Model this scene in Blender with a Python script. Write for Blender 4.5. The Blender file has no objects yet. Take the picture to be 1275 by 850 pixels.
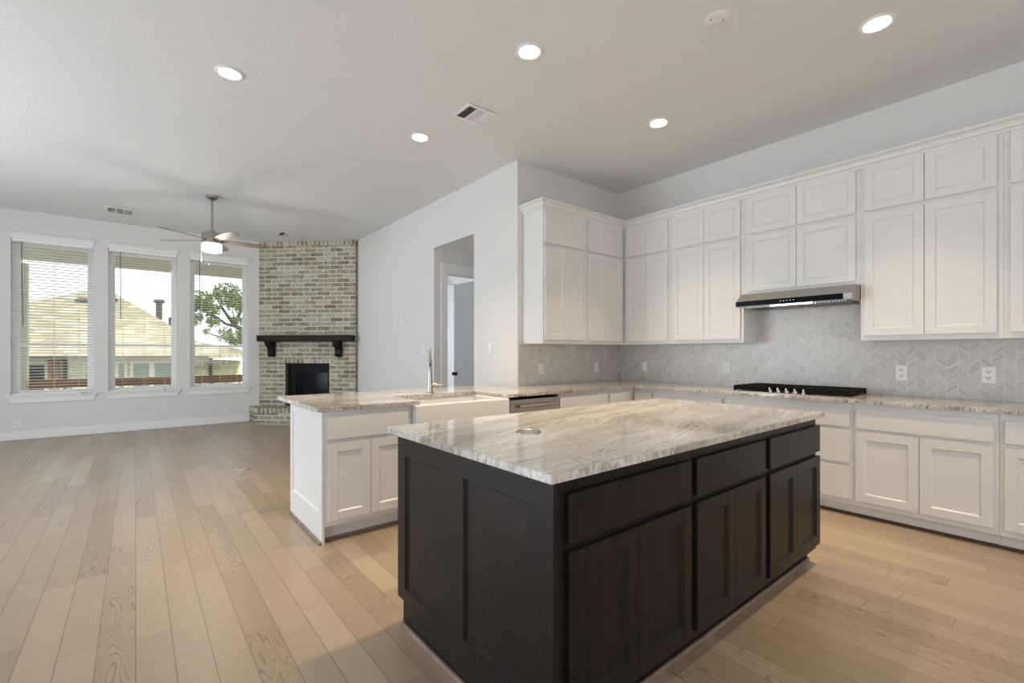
import bpy, bmesh, math, random
from mathutils import Vector, Matrix
random.seed(7)
C = bpy.context.scene
COL = C.collection
PI = math.pi

# ---------------------------------------------------------------- camera
F_PX, YAW, HORIZON, EYE = 576.0, 0.683, 439.6, 1.27
cam_d = bpy.data.cameras.new('camera')
cam = bpy.data.objects.new('camera', cam_d); COL.objects.link(cam)
cam_d.sensor_width = 36.0
cam_d.lens = F_PX / 1275 * 36.0
cam_d.shift_y = (HORIZON - 425.0) / 1275
cam_d.clip_start = 0.05; cam_d.clip_end = 300
cam.location = (0, 0, EYE)
cam.rotation_euler = (PI/2, 0, PI/2 - YAW)
C.camera = cam
C.view_settings.view_transform = 'Standard'
C.view_settings.look = 'None'
C.view_settings.gamma = 1.0
C.view_settings.use_curve_mapping = False
C.view_settings.exposure = 0.12
C.cycles.max_bounces = 10
C.cycles.diffuse_bounces = 6
C.cycles.sample_clamp_indirect = 6.0

# ---------------------------------------------------------------- world, sun, fill lamps
W = bpy.data.worlds.new('sky'); C.world = W; W.use_nodes = True
bg = W.node_tree.nodes['Background']
bg.inputs[0].default_value = (0.86, 0.93, 1.0, 1); bg.inputs[1].default_value = 2.2

def light(name, kind, loc, target, energy, color, size=None, size_y=None, **kw):
    d = bpy.data.lights.new(name, kind); o = bpy.data.objects.new(name, d); COL.objects.link(o)
    o.location = loc
    v = Vector(target) - Vector(loc)
    o.rotation_euler = v.to_track_quat('-Z', 'Y').to_euler()
    d.energy = energy; d.color = color
    if kind == 'AREA':
        d.shape = 'RECTANGLE'; d.size = size; d.size_y = size_y or size
    for k, q in kw.items(): setattr(d, k, q)
    return o
light('sun', 'SUN', (0, 0, 20), (-6.5, -1.5, 13.5), 5.8, (1.0, 0.95, 0.86), angle=math.radians(3))
COOL = (0.80, 0.90, 1.0); WARM = (1.0, 0.77, 0.48)
# area lamps added inside the closed south and rear walls to fill the room
light('fill_south_living', 'AREA', (-4.6, -3.95, 1.3), (-3.0, 5, 3.1), 285, COOL, 5.2, 2.2)
light('fill_south_dining', 'AREA', (0.6, -3.95, 1.3), (-.6, 5, 2.8), 112, COOL, 4.2, 2.2)
light('fill_rear', 'AREA', (3.35, 0.6, 1.4), (-5, 0.6, 2.4), 72, (1.0, 0.94, 0.87), 5.0, 2.2)

# ---------------------------------------------------------------- materials
def new_mat(name):
    m = bpy.data.materials.new(name); m.use_nodes = True
    nt = m.node_tree; b = nt.nodes['Principled BSDF']
    return m, nt, b

class N:
    """tiny expression helper over a node tree"""
    def __init__(s, nt): s.nt = nt
    def new(s, t, **k):
        n = s.nt.nodes.new(t)
        for a, v in k.items(): setattr(n, a, v)
        return n
    def put(s, sock, v):
        if isinstance(v, bpy.types.NodeSocket): s.nt.links.new(v, sock)
        else: sock.default_value = v
    def m(s, op, a, b=0.0, c=0.0):
        n = s.new('ShaderNodeMath', operation=op)
        s.put(n.inputs[0], a); s.put(n.inputs[1], b); s.put(n.inputs[2], c)
        return n.outputs[0]
    def xyz(s, x, y, z):
        n = s.new('ShaderNodeCombineXYZ')
        for i, v in enumerate((x, y, z)): s.put(n.inputs[i], v)
        return n.outputs[0]
    def obj(s):
        n = s.new('ShaderNodeTexCoord'); sp = s.new('ShaderNodeSeparateXYZ')
        s.nt.links.new(n.outputs['Object'], sp.inputs[0])
        return sp.outputs[0], sp.outputs[1], sp.outputs[2]
    def white(s, vec):
        n = s.new('ShaderNodeTexWhiteNoise', noise_dimensions='3D'); s.put(n.inputs['Vector'], vec)
        return n.outputs['Value']
    def noise(s, vec, scale=5, detail=4, rough=0.5, dist=0.0):
        n = s.new('ShaderNodeTexNoise'); s.put(n.inputs['Vector'], vec)
        n.inputs['Scale'].default_value = scale; n.inputs['Detail'].default_value = detail
        n.inputs['Roughness'].default_value = rough; n.inputs['Distortion'].default_value = dist
        return n.outputs['Fac'] if 'Fac' in n.outputs else n.outputs[0]
    def ramp(s, fac, stops, interp='LINEAR'):
        n = s.new('ShaderNodeValToRGB'); s.put(n.inputs[0], fac)
        cr = n.color_ramp; cr.interpolation = interp
        while len(cr.elements) < len(stops): cr.elements.new(0.5)
        for e, (p, c) in zip(cr.elements, stops): e.position = p; e.color = (*c, 1)
        return n.outputs[0]
    def mix(s, fac, a, b, mode='MIX'):
        n = s.new('ShaderNodeMix', data_type='RGBA', blend_type=mode)
        s.put(n.inputs[0], fac)
        for i, v in ((6, a), (7, b)):
            if isinstance(v, bpy.types.NodeSocket): s.nt.links.new(v, n.inputs[i])
            else: n.inputs[i].default_value = (*v, 1)
        return n.outputs[2]
    def bump(s, h, strength, dist, b):
        n = s.new('ShaderNodeBump'); s.put(n.inputs['Height'], h)
        n.inputs['Strength'].default_value = strength; n.inputs['Distance'].default_value = dist
        s.nt.links.new(n.outputs[0], b.inputs['Normal'])

def plain(name, col, rough=0.5, metal=0.0, noise=0.0, nscale=40, bump=0.0, emit=None, spec=None, trans=0.0, stretch=(1, 1, 1)):
    m, nt, b = new_mat(name); g = N(nt)
    b.inputs['Base Color'].default_value = (*col, 1)
    b.inputs['Roughness'].default_value = rough; b.inputs['Metallic'].default_value = metal
    if spec is not None: b.inputs['Specular IOR Level'].default_value = spec
    if trans: b.inputs['Transmission Weight'].default_value = trans
    x, y, z = g.obj()
    v = g.xyz(g.m('MULTIPLY', x, stretch[0]), g.m('MULTIPLY', y, stretch[1]), g.m('MULTIPLY', z, stretch[2]))
    if noise or bump:
        nz = g.noise(v, nscale, 4)
        if noise:
            lo = tuple(c*(1-noise) for c in col); hi = tuple(min(1, c*(1+noise)) for c in col)
            nt.links.new(g.ramp(nz, [(0.3, lo), (0.7, hi)]), b.inputs['Base Color'])
        if bump: g.bump(nz, bump, 0.004, b)
    if emit:
        b.inputs['Emission Color'].default_value = (*emit[0], 1); b.inputs['Emission Strength'].default_value = emit[1]
    return m

M = {}
M['wall'] = plain('wall_paint', (0.70, 0.69, 0.68), 0.85, noise=0.015, nscale=60, bump=0.12)
M['ceiling'] = plain('ceiling_paint', (0.73, 0.735, 0.74), 0.9, noise=0.02, nscale=90, bump=0.5)
M['trim'] = plain('trim_paint', (0.80, 0.80, 0.79), 0.4, noise=0.01)
M['cab'] = plain('cabinet_white', (0.71, 0.705, 0.695), 0.38, noise=0.012, nscale=12)
M['dark'] = plain('espresso_stain', (0.013, 0.009, 0.0075), 0.36, noise=0.35, nscale=9, stretch=(4, 4, .6), bump=0.05, spec=0.22)
M['steel'] = plain('brushed_steel', (0.43, 0.41, 0.385), 0.28, 1.0, noise=0.05, nscale=30, stretch=(1, 1, 20))
M['nickel'] = plain('brushed_nickel', (0.42, 0.395, 0.36), 0.27, 1.0, noise=0.03)
M['black'] = plain('black_enamel', (0.004, 0.004, 0.004), 0.45, noise=0.2, spec=0.1)
M['iron'] = plain('cast_iron', (0.006, 0.0055, 0.005), 0.7, noise=0.3, nscale=120, spec=0.12)
M['glassblack'] = plain('black_glass', (0.004, 0.005, 0.009), 0.12, noise=0.1, spec=0.12)
M['porcelain'] = plain('sink_fireclay', (0.80, 0.79, 0.77), 0.12, noise=0.005)
M['plate'] = plain('outlet_plastic', (0.80, 0.80, 0.79), 0.35, noise=0.005)
M['slot'] = plain('outlet_slot', (0.03, 0.03, 0.03), 0.6, noise=0.01)
M['slat'] = plain('blind_slat', (0.88, 0.88, 0.86), 0.45, noise=0.005)
M['cord'] = plain('blind_cord', (0.62, 0.61, 0.58), 0.8, noise=0.02)
M['wand'] = plain('wand_plastic', (0.10, 0.10, 0.10), 0.3, noise=0.02)
M['vent_dark'] = plain('vent_shadow_metal', (0.10, 0.10, 0.10), 0.6, noise=0.05)
M['shoe'] = plain('shoe_moulding_wood', (0.22, 0.165, 0.13), 0.5, noise=0.25, nscale=25, stretch=(.3, .3, 2))
M['shoe_red'] = plain('shoe_moulding_brown', (0.075, 0.035, 0.022), 0.5, noise=0.25, nscale=25)
M['mantel'] = plain('mantel_wood', (0.026, 0.014, 0.009), 0.55, noise=0.6, nscale=7, stretch=(.6, 5, 5), bump=0.25, spec=0.15)
M['corbel'] = plain('corbel_wood', (0.008, 0.006, 0.006), 0.45, noise=0.3, nscale=12, spec=0.15)
M['blade_dark'] = plain('fan_blade_grey_oak', (0.20, 0.17, 0.15), 0.45, noise=0.12, nscale=20, stretch=(.3, 5, 5))
M['lamp'] = plain('lamp_diffuser', (0.9, 0.9, 0.9), 0.5, emit=((1, 0.96, 0.90), 9.0))
M['lamp_soft'] = plain('small_lamp_diffuser', (0.9, 0.9, 0.9), 0.5, emit=((1, 0.96, 0.90), 2.0))
M['can'] = plain('downlight_lens', (0.9, 0.9, 0.9), 0.5, emit=((1, 0.94, 0.86), 14.0))
M['led'] = plain('hood_led_strip', (0.9, 0.9, 0.9), 0.5, emit=((1, 0.95, 0.88), 6.0))
M['vinyl'] = plain('window_vinyl', (0.86, 0.86, 0.86), 0.35, noise=0.005)
M['brass'] = plain('floor_outlet_metal', (0.75, 0.72, 0.66), 0.3, 1.0, noise=0.03)
M['door'] = plain('door_paint', (0.74, 0.75, 0.77), 0.4, noise=0.01)

def glass_mat():
    m, nt, b = new_mat('window_glass'); g = N(nt)
    tr = nt.nodes.new('ShaderNodeBsdfTransparent'); gl = nt.nodes.new('ShaderNodeBsdfGlossy'); mx = nt.nodes.new('ShaderNodeMixShader')
    gl.inputs['Roughness'].default_value = 0.02; mx.inputs[0].default_value = 0.05
    tr.inputs[0].default_value = (0.97, 0.98, 0.98, 1)
    nt.links.new(tr.outputs[0], mx.inputs[1]); nt.links.new(gl.outputs[0], mx.inputs[2])
    nt.links.new(mx.outputs[0], nt.nodes['Material Output'].inputs[0])
    return m
M['glass'] = glass_mat()

def floor_mat():
    m, nt, b = new_mat('hickory_planks'); g = N(nt)
    x, y, z = g.obj()
    v = g.m('DIVIDE', y, 0.127)
    row = g.m('FLOOR', v)
    r1 = g.white(g.xyz(row, 3.3, 0)); r2 = g.white(g.xyz(row, 9.1, 2))
    ln = g.m('ADD', 0.75, g.m('MULTIPLY', r2, 0.75))
    u = g.m('ADD', g.m('DIVIDE', x, ln), g.m('MULTIPLY', r1, 7.0))
    cid = g.m('FLOOR', u)
    rnd = g.white(g.xyz(row, cid, 1.7)); rnd2 = g.white(g.xyz(row, cid, 5.7))
    base = g.ramp(rnd, [(0.0, (0.315, 0.232, 0.155)), (0.45, (0.38, 0.287, 0.195)), (0.8, (0.42, 0.322, 0.223)), (1.0, (0.475, 0.37, 0.265))])
    off = g.m('MULTIPLY', rnd2, 31.0)
    grain = g.noise(g.xyz(g.m('MULTIPLY', x, 3.0), g.m('MULTIPLY', y, 60.0), off), 1.6, 5, 0.6, 0.4)
    cloud = g.noise(g.xyz(g.m('MULTIPLY', x, 1.0), g.m('MULTIPLY', y, 3.0), off), 2.2, 3)
    # cathedral figure: rings of a stretched noise field, only on some boards
    fld = g.noise(g.xyz(g.m('MULTIPLY', x, 0.9), g.m('MULTIPLY', y, 5.5), off), 1.5, 1, 0.4, 0.35)
    rings = g.m('FRACT', g.m('MULTIPLY', fld, 34.0))
    line = g.m('GREATER_THAN', rings, 0.76)
    fine = g.noise(g.xyz(g.m('MULTIPLY', x, 40.0), g.m('MULTIPLY', y, 90.0), 0), 1.0, 2)
    fig = g.m('MULTIPLY', g.m('MULTIPLY', line, g.m('GREATER_THAN', rnd2, 0.72)), g.m('MULTIPLY', fine, 1.0))
    c1 = g.mix(g.m('MULTIPLY', grain, 0.34), base, (0.25, 0.18, 0.125))
    c2 = g.mix(g.m('MULTIPLY', cloud, 0.30), c1, (0.48, 0.38, 0.29))
    c3 = g.mix(fig, c2, (0.13, 0.085, 0.06))
    fy = g.m('FRACT', v); fx = g.m('FRACT', u)
    sy = g.m('MAXIMUM', g.m('LESS_THAN', fy, 0.014), g.m('GREATER_THAN', fy, 0.986))
    sx = g.m('LESS_THAN', g.m('MULTIPLY', fx, ln), 0.003)
    seam = g.m('MAXIMUM', sy, sx)
    c4 = g.mix(g.m('MULTIPLY', seam, 0.72), c3, (0.10, 0.065, 0.04))
    nt.links.new(c4, b.inputs['Base Color'])
    b.inputs['Specular IOR Level'].default_value = 0.85
    g.put(b.inputs['Roughness'], g.m('ADD', 0.27, g.m('MULTIPLY', grain, 0.14)))
    g.bump(g.m('SUBTRACT', g.m('MULTIPLY', grain, 0.3), seam), 0.25, 0.002, b)
    return m
M['floor'] = floor_mat()

def granite_mat(name, ang, dark=1.0, seed=0.0, base=(0.74, 0.73, 0.70), cool=False):
    m, nt, b = new_mat(name); g = N(nt)
    x, y, z = g.obj()
    ca, sa = math.cos(ang), math.sin(ang)
    al = g.m('ADD', g.m('MULTIPLY', x, ca), g.m('MULTIPLY', y, sa))       # along the veins
    ac = g.m('ADD', g.m('SUBTRACT', g.m('MULTIPLY', y, ca), g.m('MULTIPLY', x, sa)), seed)  # across the veins
    warp = g.noise(g.xyz(g.m('MULTIPLY', al, 0.9), g.m('MULTIPLY', ac, 1.6), seed), 1.2, 3, 0.5)
    warp2 = g.noise(g.xyz(g.m('MULTIPLY', al, 4.0), g.m('MULTIPLY', ac, 5.0), seed), 1.2, 3, 0.5)
    ac2 = g.m('ADD', ac, g.m('ADD', g.m('MULTIPLY', warp, 0.38), g.m('MULTIPLY', warp2, 0.035)))
    def streak(sal, sac, sz, off, detail, rough):
        return g.noise(g.xyz(g.m('MULTIPLY', al, sal), g.m('ADD', g.m('MULTIPLY', ac2, sac), off), g.m('MULTIPLY', z, sz)), 1.0, detail, rough)
    zone = streak(0.45, 2.4, .3, 1.7, 3, 0.5)                     # broad light and brown-grey zones
    zone = g.ramp(zone, [(0.40, (0, 0, 0)), (0.60, (1, 1, 1))])
    col = g.mix(zone, base, (0.52, 0.485, 0.44))
    s1 = streak(1.1, 13.0, .8, 5.2, 5, 0.62)
    col = g.mix(g.m('MULTIPLY', g.ramp(s1, [(0.47, (0, 0, 0)), (0.60, (1, 1, 1))]), g.m('ADD', 0.30, g.m('MULTIPLY', zone, 0.45))), col, (0.37, 0.325, 0.28))
    s2 = streak(2.5, 60.0, 1.2, 8.8, 4, 0.65)
    col = g.mix(g.m('MULTIPLY', g.ramp(s2, [(0.48, (0, 0, 0)), (0.66, (1, 1, 1))]), 0.42), col, (0.40, 0.36, 0.32))
    s3 = streak(1.0, 9.0, .6, 3.1, 5, 0.62)
    col = g.mix(g.m('MULTIPLY', g.ramp(s3, [(0.56, (0, 0, 0)), (0.66, (1, 1, 1))]), 0.6), col, (0.82, 0.81, 0.79))
    vein = streak(0.9, 5.5, .5, 4.0, 6, 0.7)
    va = g.m('ABSOLUTE', g.m('SUBTRACT', vein, 0.52))
    col = g.mix(g.m('MULTIPLY', g.ramp(va, [(0.0, (1, 1, 1)), (0.010, (0, 0, 0))]), 0.8*dark), col, (0.14, 0.105, 0.08))
    spk = g.noise(g.xyz(g.m('MULTIPLY', x, 60.0), g.m('MULTIPLY', y, 60.0), g.m('MULTIPLY', z, 30.0)), 1.0, 3, 0.6)
    clump = g.noise(g.xyz(g.m('MULTIPLY', al, 3.0), g.m('MULTIPLY', ac, 6.0), 7.0), 1.0, 3, 0.5)
    sp = g.m('MULTIPLY', g.m('GREATER_THAN', spk, 0.55), g.ramp(clump, [(0.50, (0, 0, 0)), (0.60, (1, 1, 1))]))
    col = g.mix(g.m('MULTIPLY', sp, 0.55*dark), col, (0.12, 0.10, 0.09))
    # unpolished eased edge shows more of the dark minerals
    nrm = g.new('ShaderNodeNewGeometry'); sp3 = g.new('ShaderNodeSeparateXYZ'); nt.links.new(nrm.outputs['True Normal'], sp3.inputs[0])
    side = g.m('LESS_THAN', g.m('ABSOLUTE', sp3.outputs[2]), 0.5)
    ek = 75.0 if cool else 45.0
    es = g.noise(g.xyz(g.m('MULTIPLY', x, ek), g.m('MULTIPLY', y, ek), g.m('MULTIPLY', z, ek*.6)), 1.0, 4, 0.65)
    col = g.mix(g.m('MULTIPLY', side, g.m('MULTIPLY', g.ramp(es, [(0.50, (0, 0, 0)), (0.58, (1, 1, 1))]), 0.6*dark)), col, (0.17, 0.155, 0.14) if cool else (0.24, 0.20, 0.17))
    nt.links.new(col, b.inputs['Base Color'])
    b.inputs['Roughness'].default_value = 0.03
    b.inputs['Specular IOR Level'].default_value = 0.65
    return m
M['granite_island'] = granite_mat('quartzite_island', math.radians(105), 0.8, 0.0)
M['granite'] = granite_mat('quartzite_perimeter', math.radians(78), 1.2, 3.1, (0.72, 0.715, 0.70), True)

def brick_mat(name, bw, bh, seed=0.0, tone=1.0):
    m, nt, b = new_mat(name); g = N(nt)
    x, y, z = g.obj()
    s = g.m('ADD', x, y)
    v = g.m('DIVIDE', z, bh); row = g.m('FLOOR', v)
    u = g.m('ADD', g.m('DIVIDE', s, bw), g.m('MULTIPLY', g.m('MODULO', g.m('ABSOLUTE', row), 2.0), 0.5))
    cid = g.m('FLOOR', u)
    fu = g.m('MULTIPLY', g.m('FRACT', u), bw); fv = g.m('MULTIPLY', g.m('FRACT', v), bh)
    wob = g.m('MULTIPLY', g.m('SUBTRACT', g.noise(g.xyz(s, z, y), 30, 3), 0.5), 0.012)
    du = g.m('ADD', g.m('MINIMUM', fu, g.m('SUBTRACT', bw, fu)), wob)
    dv = g.m('ADD', g.m('MINIMUM', fv, g.m('SUBTRACT', bh, fv)), wob)
    d = g.m('MINIMUM', du, dv)
    brick = g.ramp(d, [(0.0055, (0, 0, 0)), (0.0085, (1, 1, 1))])
    rnd = g.white(g.xyz(row, cid, seed))
    bc = g.ramp(rnd, [(0.0, (0.165, 0.135, 0.080)), (0.3, (0.235, 0.200, 0.125)), (0.6, (0.31, 0.275, 0.19)), (0.85, (0.38, 0.345, 0.255)), (1.0, (0.48, 0.45, 0.37))])
    smear = g.noise(g.xyz(g.m('MULTIPLY', s, 12.0), g.m('MULTIPLY', z, 26.0), y), 1.0, 5, 0.7)
    big = g.noise(g.xyz(s, z, 0.0), 1.6, 3, 0.5)
    k = g.m('MULTIPLY', g.ramp(smear, [(0.42, (0, 0, 0)), (0.68, (1, 1, 1))]), g.ramp(big, [(0.35, (0.25, 0.25, 0.25)), (0.6, (1, 1, 1))]))
    bc = g.mix(g.m('MULTIPLY', k, 0.68), bc, (0.66, 0.64, 0.60))
    dk = g.noise(g.xyz(g.m('MULTIPLY', s, 40.0), g.m('MULTIPLY', z, 60.0), y), 1.0, 3, 0.6)
    bc = g.mix(g.m('MULTIPLY', g.ramp(dk, [(0.55, (0, 0, 0)), (0.75, (1, 1, 1))]), 0.5), bc, (0.17, 0.14, 0.105))
    nt.links.new(g.mix(1.0, g.mix(brick, (0.70, 0.68, 0.61), bc), (tone, tone, tone*.9 if tone < 1 else 1.0), 'MULTIPLY'), b.inputs['Base Color'])
    b.inputs['Roughness'].default_value = 0.9
    g.bump(g.m('ADD', brick, g.m('MULTIPLY', smear, 0.4)), 0.6, 0.006, b)
    return m
M['brick'] = brick_mat('whitewashed_brick', 0.255, 0.0805)
M['brick_header'] = brick_mat('whitewashed_brick_headers', 0.082, 0.5, 4.0)

def tile_mat():
    m, nt, b = new_mat('chevron_marble_tile'); g = N(nt)
    w, h, sl = 0.0612, 0.0290, 0.86
    x, y, z = g.obj()
    s = g.m('DIVIDE', g.m('ADD', x, g.m('ADD', y, 40.0)), w)
    col = g.m('FLOOR', s)
    tri = g.m('MULTIPLY', g.m('ABSOLUTE', g.m('SUBTRACT', g.m('MULTIPLY', g.m('FRACT', g.m('MULTIPLY', s, 0.5)), 2.0), 1.0)), w*sl)
    v = g.m('DIVIDE', g.m('SUBTRACT', z, tri), h); row = g.m('FLOOR', v)
    fv = g.m('FRACT', v); fu = g.m('FRACT', s)
    gr = g.m('MAXIMUM', g.m('MAXIMUM', g.m('LESS_THAN', fv, 0.045), g.m('GREATER_THAN', fv, 0.955)), g.m('MAXIMUM', g.m('LESS_THAN', fu, 0.022), g.m('GREATER_THAN', fu, 0.978)))
    rnd = g.white(g.xyz(col, row, 2.0))
    c = g.ramp(rnd, [(0.0, (0.46, 0.44, 0.42)), (0.25, (0.53, 0.51, 0.49)), (0.7, (0.57, 0.555, 0.535)), (1.0, (0.61, 0.60, 0.58))])
    vn = g.noise(g.xyz(x, y, z), 14, 5, 0.65, 0.6)
    c = g.mix(g.m('MULTIPLY', vn, 0.25), c, (0.44, 0.42, 0.40))
    nt.links.new(g.mix(gr, c, (0.68, 0.67, 0.65)), b.inputs['Base Color'])
    b.inputs['Roughness'].default_value = 0.28
    g.bump(g.m('SUBTRACT', 1.0, gr), 0.25, 0.001, b)
    return m
M['tile'] = tile_mat()

def shingle_mat():
    m, nt, b = new_mat('neighbour_shingles'); g = N(nt)
    x, y, z = g.obj()
    v = g.m('DIVIDE', z, 0.075); row = g.m('FLOOR', v)
    u = g.m('ADD', g.m('DIVIDE', y, 0.3), g.m('MULTIPLY', g.white(g.xyz(row, 0, 0)), 3.0))
    rnd = g.white(g.xyz(row, g.m('FLOOR', u), 1.0))
    c = g.ramp(rnd, [(0.0, (0.20, 0.175, 0.105)), (0.5, (0.25, 0.222, 0.145)), (1.0, (0.33, 0.30, 0.21))])
    c = g.mix(g.m('MULTIPLY', g.m('LESS_THAN', g.m('FRACT', v), 0.12), 0.5), c, (0.085, 0.075, 0.05))
    nt.links.new(c, b.inputs['Base Color']); b.inputs['Roughness'].default_value = 0.95
    return m
M['shingle'] = shingle_mat()
M['ext_brick'] = brick_mat('neighbour_brick', 0.6, 0.16, 9.0, 1.35)
M['ext_cream'] = plain('painted_porch_trim', (0.72, 0.66, 0.50), 0.7, noise=0.04)
M['ext_dark'] = plain('dark_gutter', (0.035, 0.030, 0.015), 0.6, noise=0.1)
M['ext_green'] = plain('green_curtained_glass', (0.12, 0.22, 0.14), 0.3, noise=0.3, nscale=3)
M['ext_darkglass'] = plain('dark_green_glass', (0.018, 0.028, 0.010), 0.25, noise=0.6, nscale=4, spec=.2)
M['rail'] = plain('stained_rail', (0.27, 0.115, 0.022), 0.6, noise=0.2, nscale=12, stretch=(3, .5, 3))
M['iron_bal'] = plain('baluster_metal', (0.015, 0.015, 0.015), 0.5, noise=0.1)
M['leaf'] = plain('oak_leaf', (0.12, 0.18, 0.035), 0.7, noise=0.35, nscale=3)
M['bark'] = plain('oak_bark', (0.035, 0.027, 0.02), 0.9, noise=0.3, nscale=12)
M['grass'] = plain('dry_grass_ground', (0.09, 0.10, 0.04), 0.95, noise=0.3, nscale=2)
M['deck'] = plain('patio_concrete', (0.18, 0.17, 0.15), 0.9, noise=0.1, nscale=6)
M['pipe'] = plain('vent_pipe_metal', (0.035, 0.03, 0.024), 0.6, noise=0.1)

# ---------------------------------------------------------------- mesh helpers
def bx(bm, x0, x1, y0, y1, z0, z1):
    v = [bm.verts.new(p) for p in ((x0,y0,z0),(x1,y0,z0),(x1,y1,z0),(x0,y1,z0),(x0,y0,z1),(x1,y0,z1),(x1,y1,z1),(x0,y1,z1))]
    for f in ((0,3,2,1),(4,5,6,7),(0,1,5,4),(1,2,6,5),(2,3,7,6),(3,0,4,7)): bm.faces.new([v[i] for i in f])
def prism(bm, pts, z0, z1):
    lo = [bm.verts.new((x, y, z0)) for x, y in pts]; hi = [bm.verts.new((x, y, z1)) for x, y in pts]
    n = len(pts)
    bm.faces.new(list(reversed(lo))); bm.faces.new(hi)
    for i in range(n): bm.faces.new((lo[i], lo[(i+1)%n], hi[(i+1)%n], hi[i]))
def tube(bm, pts, r, seg=12, cap=True):
    rs = r if isinstance(r, (list, tuple)) else [r]*len(pts)
    pts = [Vector(p) for p in pts]; rings = []
    up = None
    for i, p in enumerate(pts):
        t = (pts[min(i+1, len(pts)-1)] - pts[max(i-1, 0)]).normalized()
        if up is None:
            up = Vector((0, 0, 1)) if abs(t.z) < .9 else Vector((1, 0, 0))
        a = (up - t*up.dot(t)).normalized(); up = a; b_ = t.cross(a)
        rings.append([bm.verts.new(p + (a*math.cos(2*PI*k/seg) + b_*math.sin(2*PI*k/seg))*rs[i]) for k in range(seg)])
    for r0, r1 in zip(rings, rings[1:]):
        for k in range(seg): bm.faces.new((r0[k], r0[(k+1)%seg], r1[(k+1)%seg], r1[k]))
    if cap: bm.faces.new(list(reversed(rings[0]))); bm.faces.new(rings[-1])
def lathe(bm, prof, c=(0, 0, 0), seg=32):
    rings = []
    for r, z in prof:
        if r < 1e-6: rings.append([bm.verts.new((c[0], c[1], c[2]+z))])
        else: rings.append([bm.verts.new((c[0]+r*math.cos(2*PI*k/seg), c[1]+r*math.sin(2*PI*k/seg), c[2]+z)) for k in range(seg)])
    for a, b_ in zip(rings, rings[1:]):
        for k in range(seg):
            k2 = (k+1) % seg
            if len(a) == 1 and len(b_) > 1: bm.faces.new((a[0], b_[k2], b_[k]))
            elif len(b_) == 1 and len(a) > 1: bm.faces.new((a[k], a[k2], b_[0]))
            elif len(a) > 1: bm.faces.new((a[k], a[k2], b_[k2], b_[k]))
def quadface(bm, *pts): bm.faces.new([bm.verts.new(p) for p in pts])
def obj(name, bm, m, parent=None, bevel=0.0, smooth=False, loc=None, rz=None, **props):
    bmesh.ops.recalc_face_normals(bm, faces=bm.faces)
    me = bpy.data.meshes.new(name); bm.to_mesh(me); bm.free()
    me.materials.append(M[m] if isinstance(m, str) else m)
    o = bpy.data.objects.new(name, me); COL.objects.link(o)
    if smooth:
        for p in me.polygons: p.use_smooth = True
        mod = o.modifiers.new('edge', 'EDGE_SPLIT'); mod.split_angle = math.radians(35)
    if bevel:
        mod = o.modifiers.new('bevel', 'BEVEL'); mod.width = bevel; mod.segments = 2; mod.limit_method = 'ANGLE'
    if parent: o.parent = parent
    if loc: o.location = loc
    if rz is not None: o.rotation_euler = (0, 0, rz)
    for k, v in props.items(): o[k] = v
    return o
def B(*boxes):
    bm = bmesh.new()
    for b_ in boxes: bx(bm, *b_)
    return bm
def thing(name, label, cat, loc=(0, 0, 0), rz=0, group=None):
    o = bpy.data.objects.new(name, None); COL.objects.link(o); o.empty_display_size = .1
    o.location = loc; o.rotation_euler = (0, 0, rz); o['label'] = label; o['category'] = cat
    if group: o['group'] = group
    return o
def tag(o, label, cat, group=None):
    o['label'] = label; o['category'] = cat
    if group: o['group'] = group
    return o
def struct(name, bm, m, label=None, bevel=0.0, parent=None):
    o = obj(name, bm, m, parent, bevel)
    o['kind'] = 'structure'
    if label: o['label'] = label
    return o
def dup(root, loc, rz=None, label=None):
    r = root.copy(); COL.objects.link(r); r.location = loc
    if rz is not None: r.rotation_euler = (0, 0, rz)
    if label: r['label'] = label
    for ch in list(root.children):
        c = ch.copy(); COL.objects.link(c); c.parent = r
        for g_ in ch.children:
            d = g_.copy(); COL.objects.link(d); d.parent = c
    return r

# ---------------------------------------------------------------- room shell
CH = 3.355          # ceiling height
XW = -9.75          # window wall
YM = 3.193          # wall with the hall opening
XR = -3.83          # return wall at the left end of the kitchen
YK = 4.915          # cabinet / range wall
struct('floor', B((-10.0, 3.6, -4.2, 8.2, -0.15, 0)), 'floor', 'hardwood plank floor running towards the windows')
struct('ceiling', B((-10.0, 3.6, -4.2, 8.2, CH, CH+0.2)), 'ceiling', 'flat white textured ceiling')
# window wall with three openings
WIN = [(-1.400, -0.508), (-0.337, 0.555), (0.732, 1.624)]
WZ0, WZ1 = 0.640, 2.945
ww = []
ys = [-4.2] + [v for w in WIN for v in w] + [YM]
for i in range(0, len(ys), 2): ww.append((XW-.2, XW, ys[i], ys[i+1], 0, CH))
for a, b_ in WIN: ww += [(XW-.2, XW, a, b_, 0, WZ0), (XW-.2, XW, a, b_, WZ1, CH)]
struct('wall_far', B(*ww), 'wall', 'pale grey wall with three tall windows')
# wall with the hall opening
HX0, HX1, HZ = -5.631, -4.658, 2.724
struct('wall_middle', B((XW-.2, HX0, YM, YM+.13, 0, CH), (HX1, XR, YM, YM+.13, 0, CH), (HX0, HX1, YM, YM+.13, HZ, CH)), 'wall', 'white wall with the tall hall opening')
struct('wall_return', B((XR-.12, XR, YM+.13, YK+.15, 0, CH)), 'wall', 'short wall behind the left cabinets')
struct('wall_right', B((XR, 3.6, YK, YK+.15, 0, CH)), 'wall', 'long wall behind the cooktop and cabinets')
struct('wall_rear', B((3.45, 3.6, -4.2, YK, 0, CH)), 'wall', 'wall behind the camera')
struct('wall_left', B((XW, 3.45, -4.2, -4.05, 0, CH)), 'wall', 'wall left of the camera')
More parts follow.
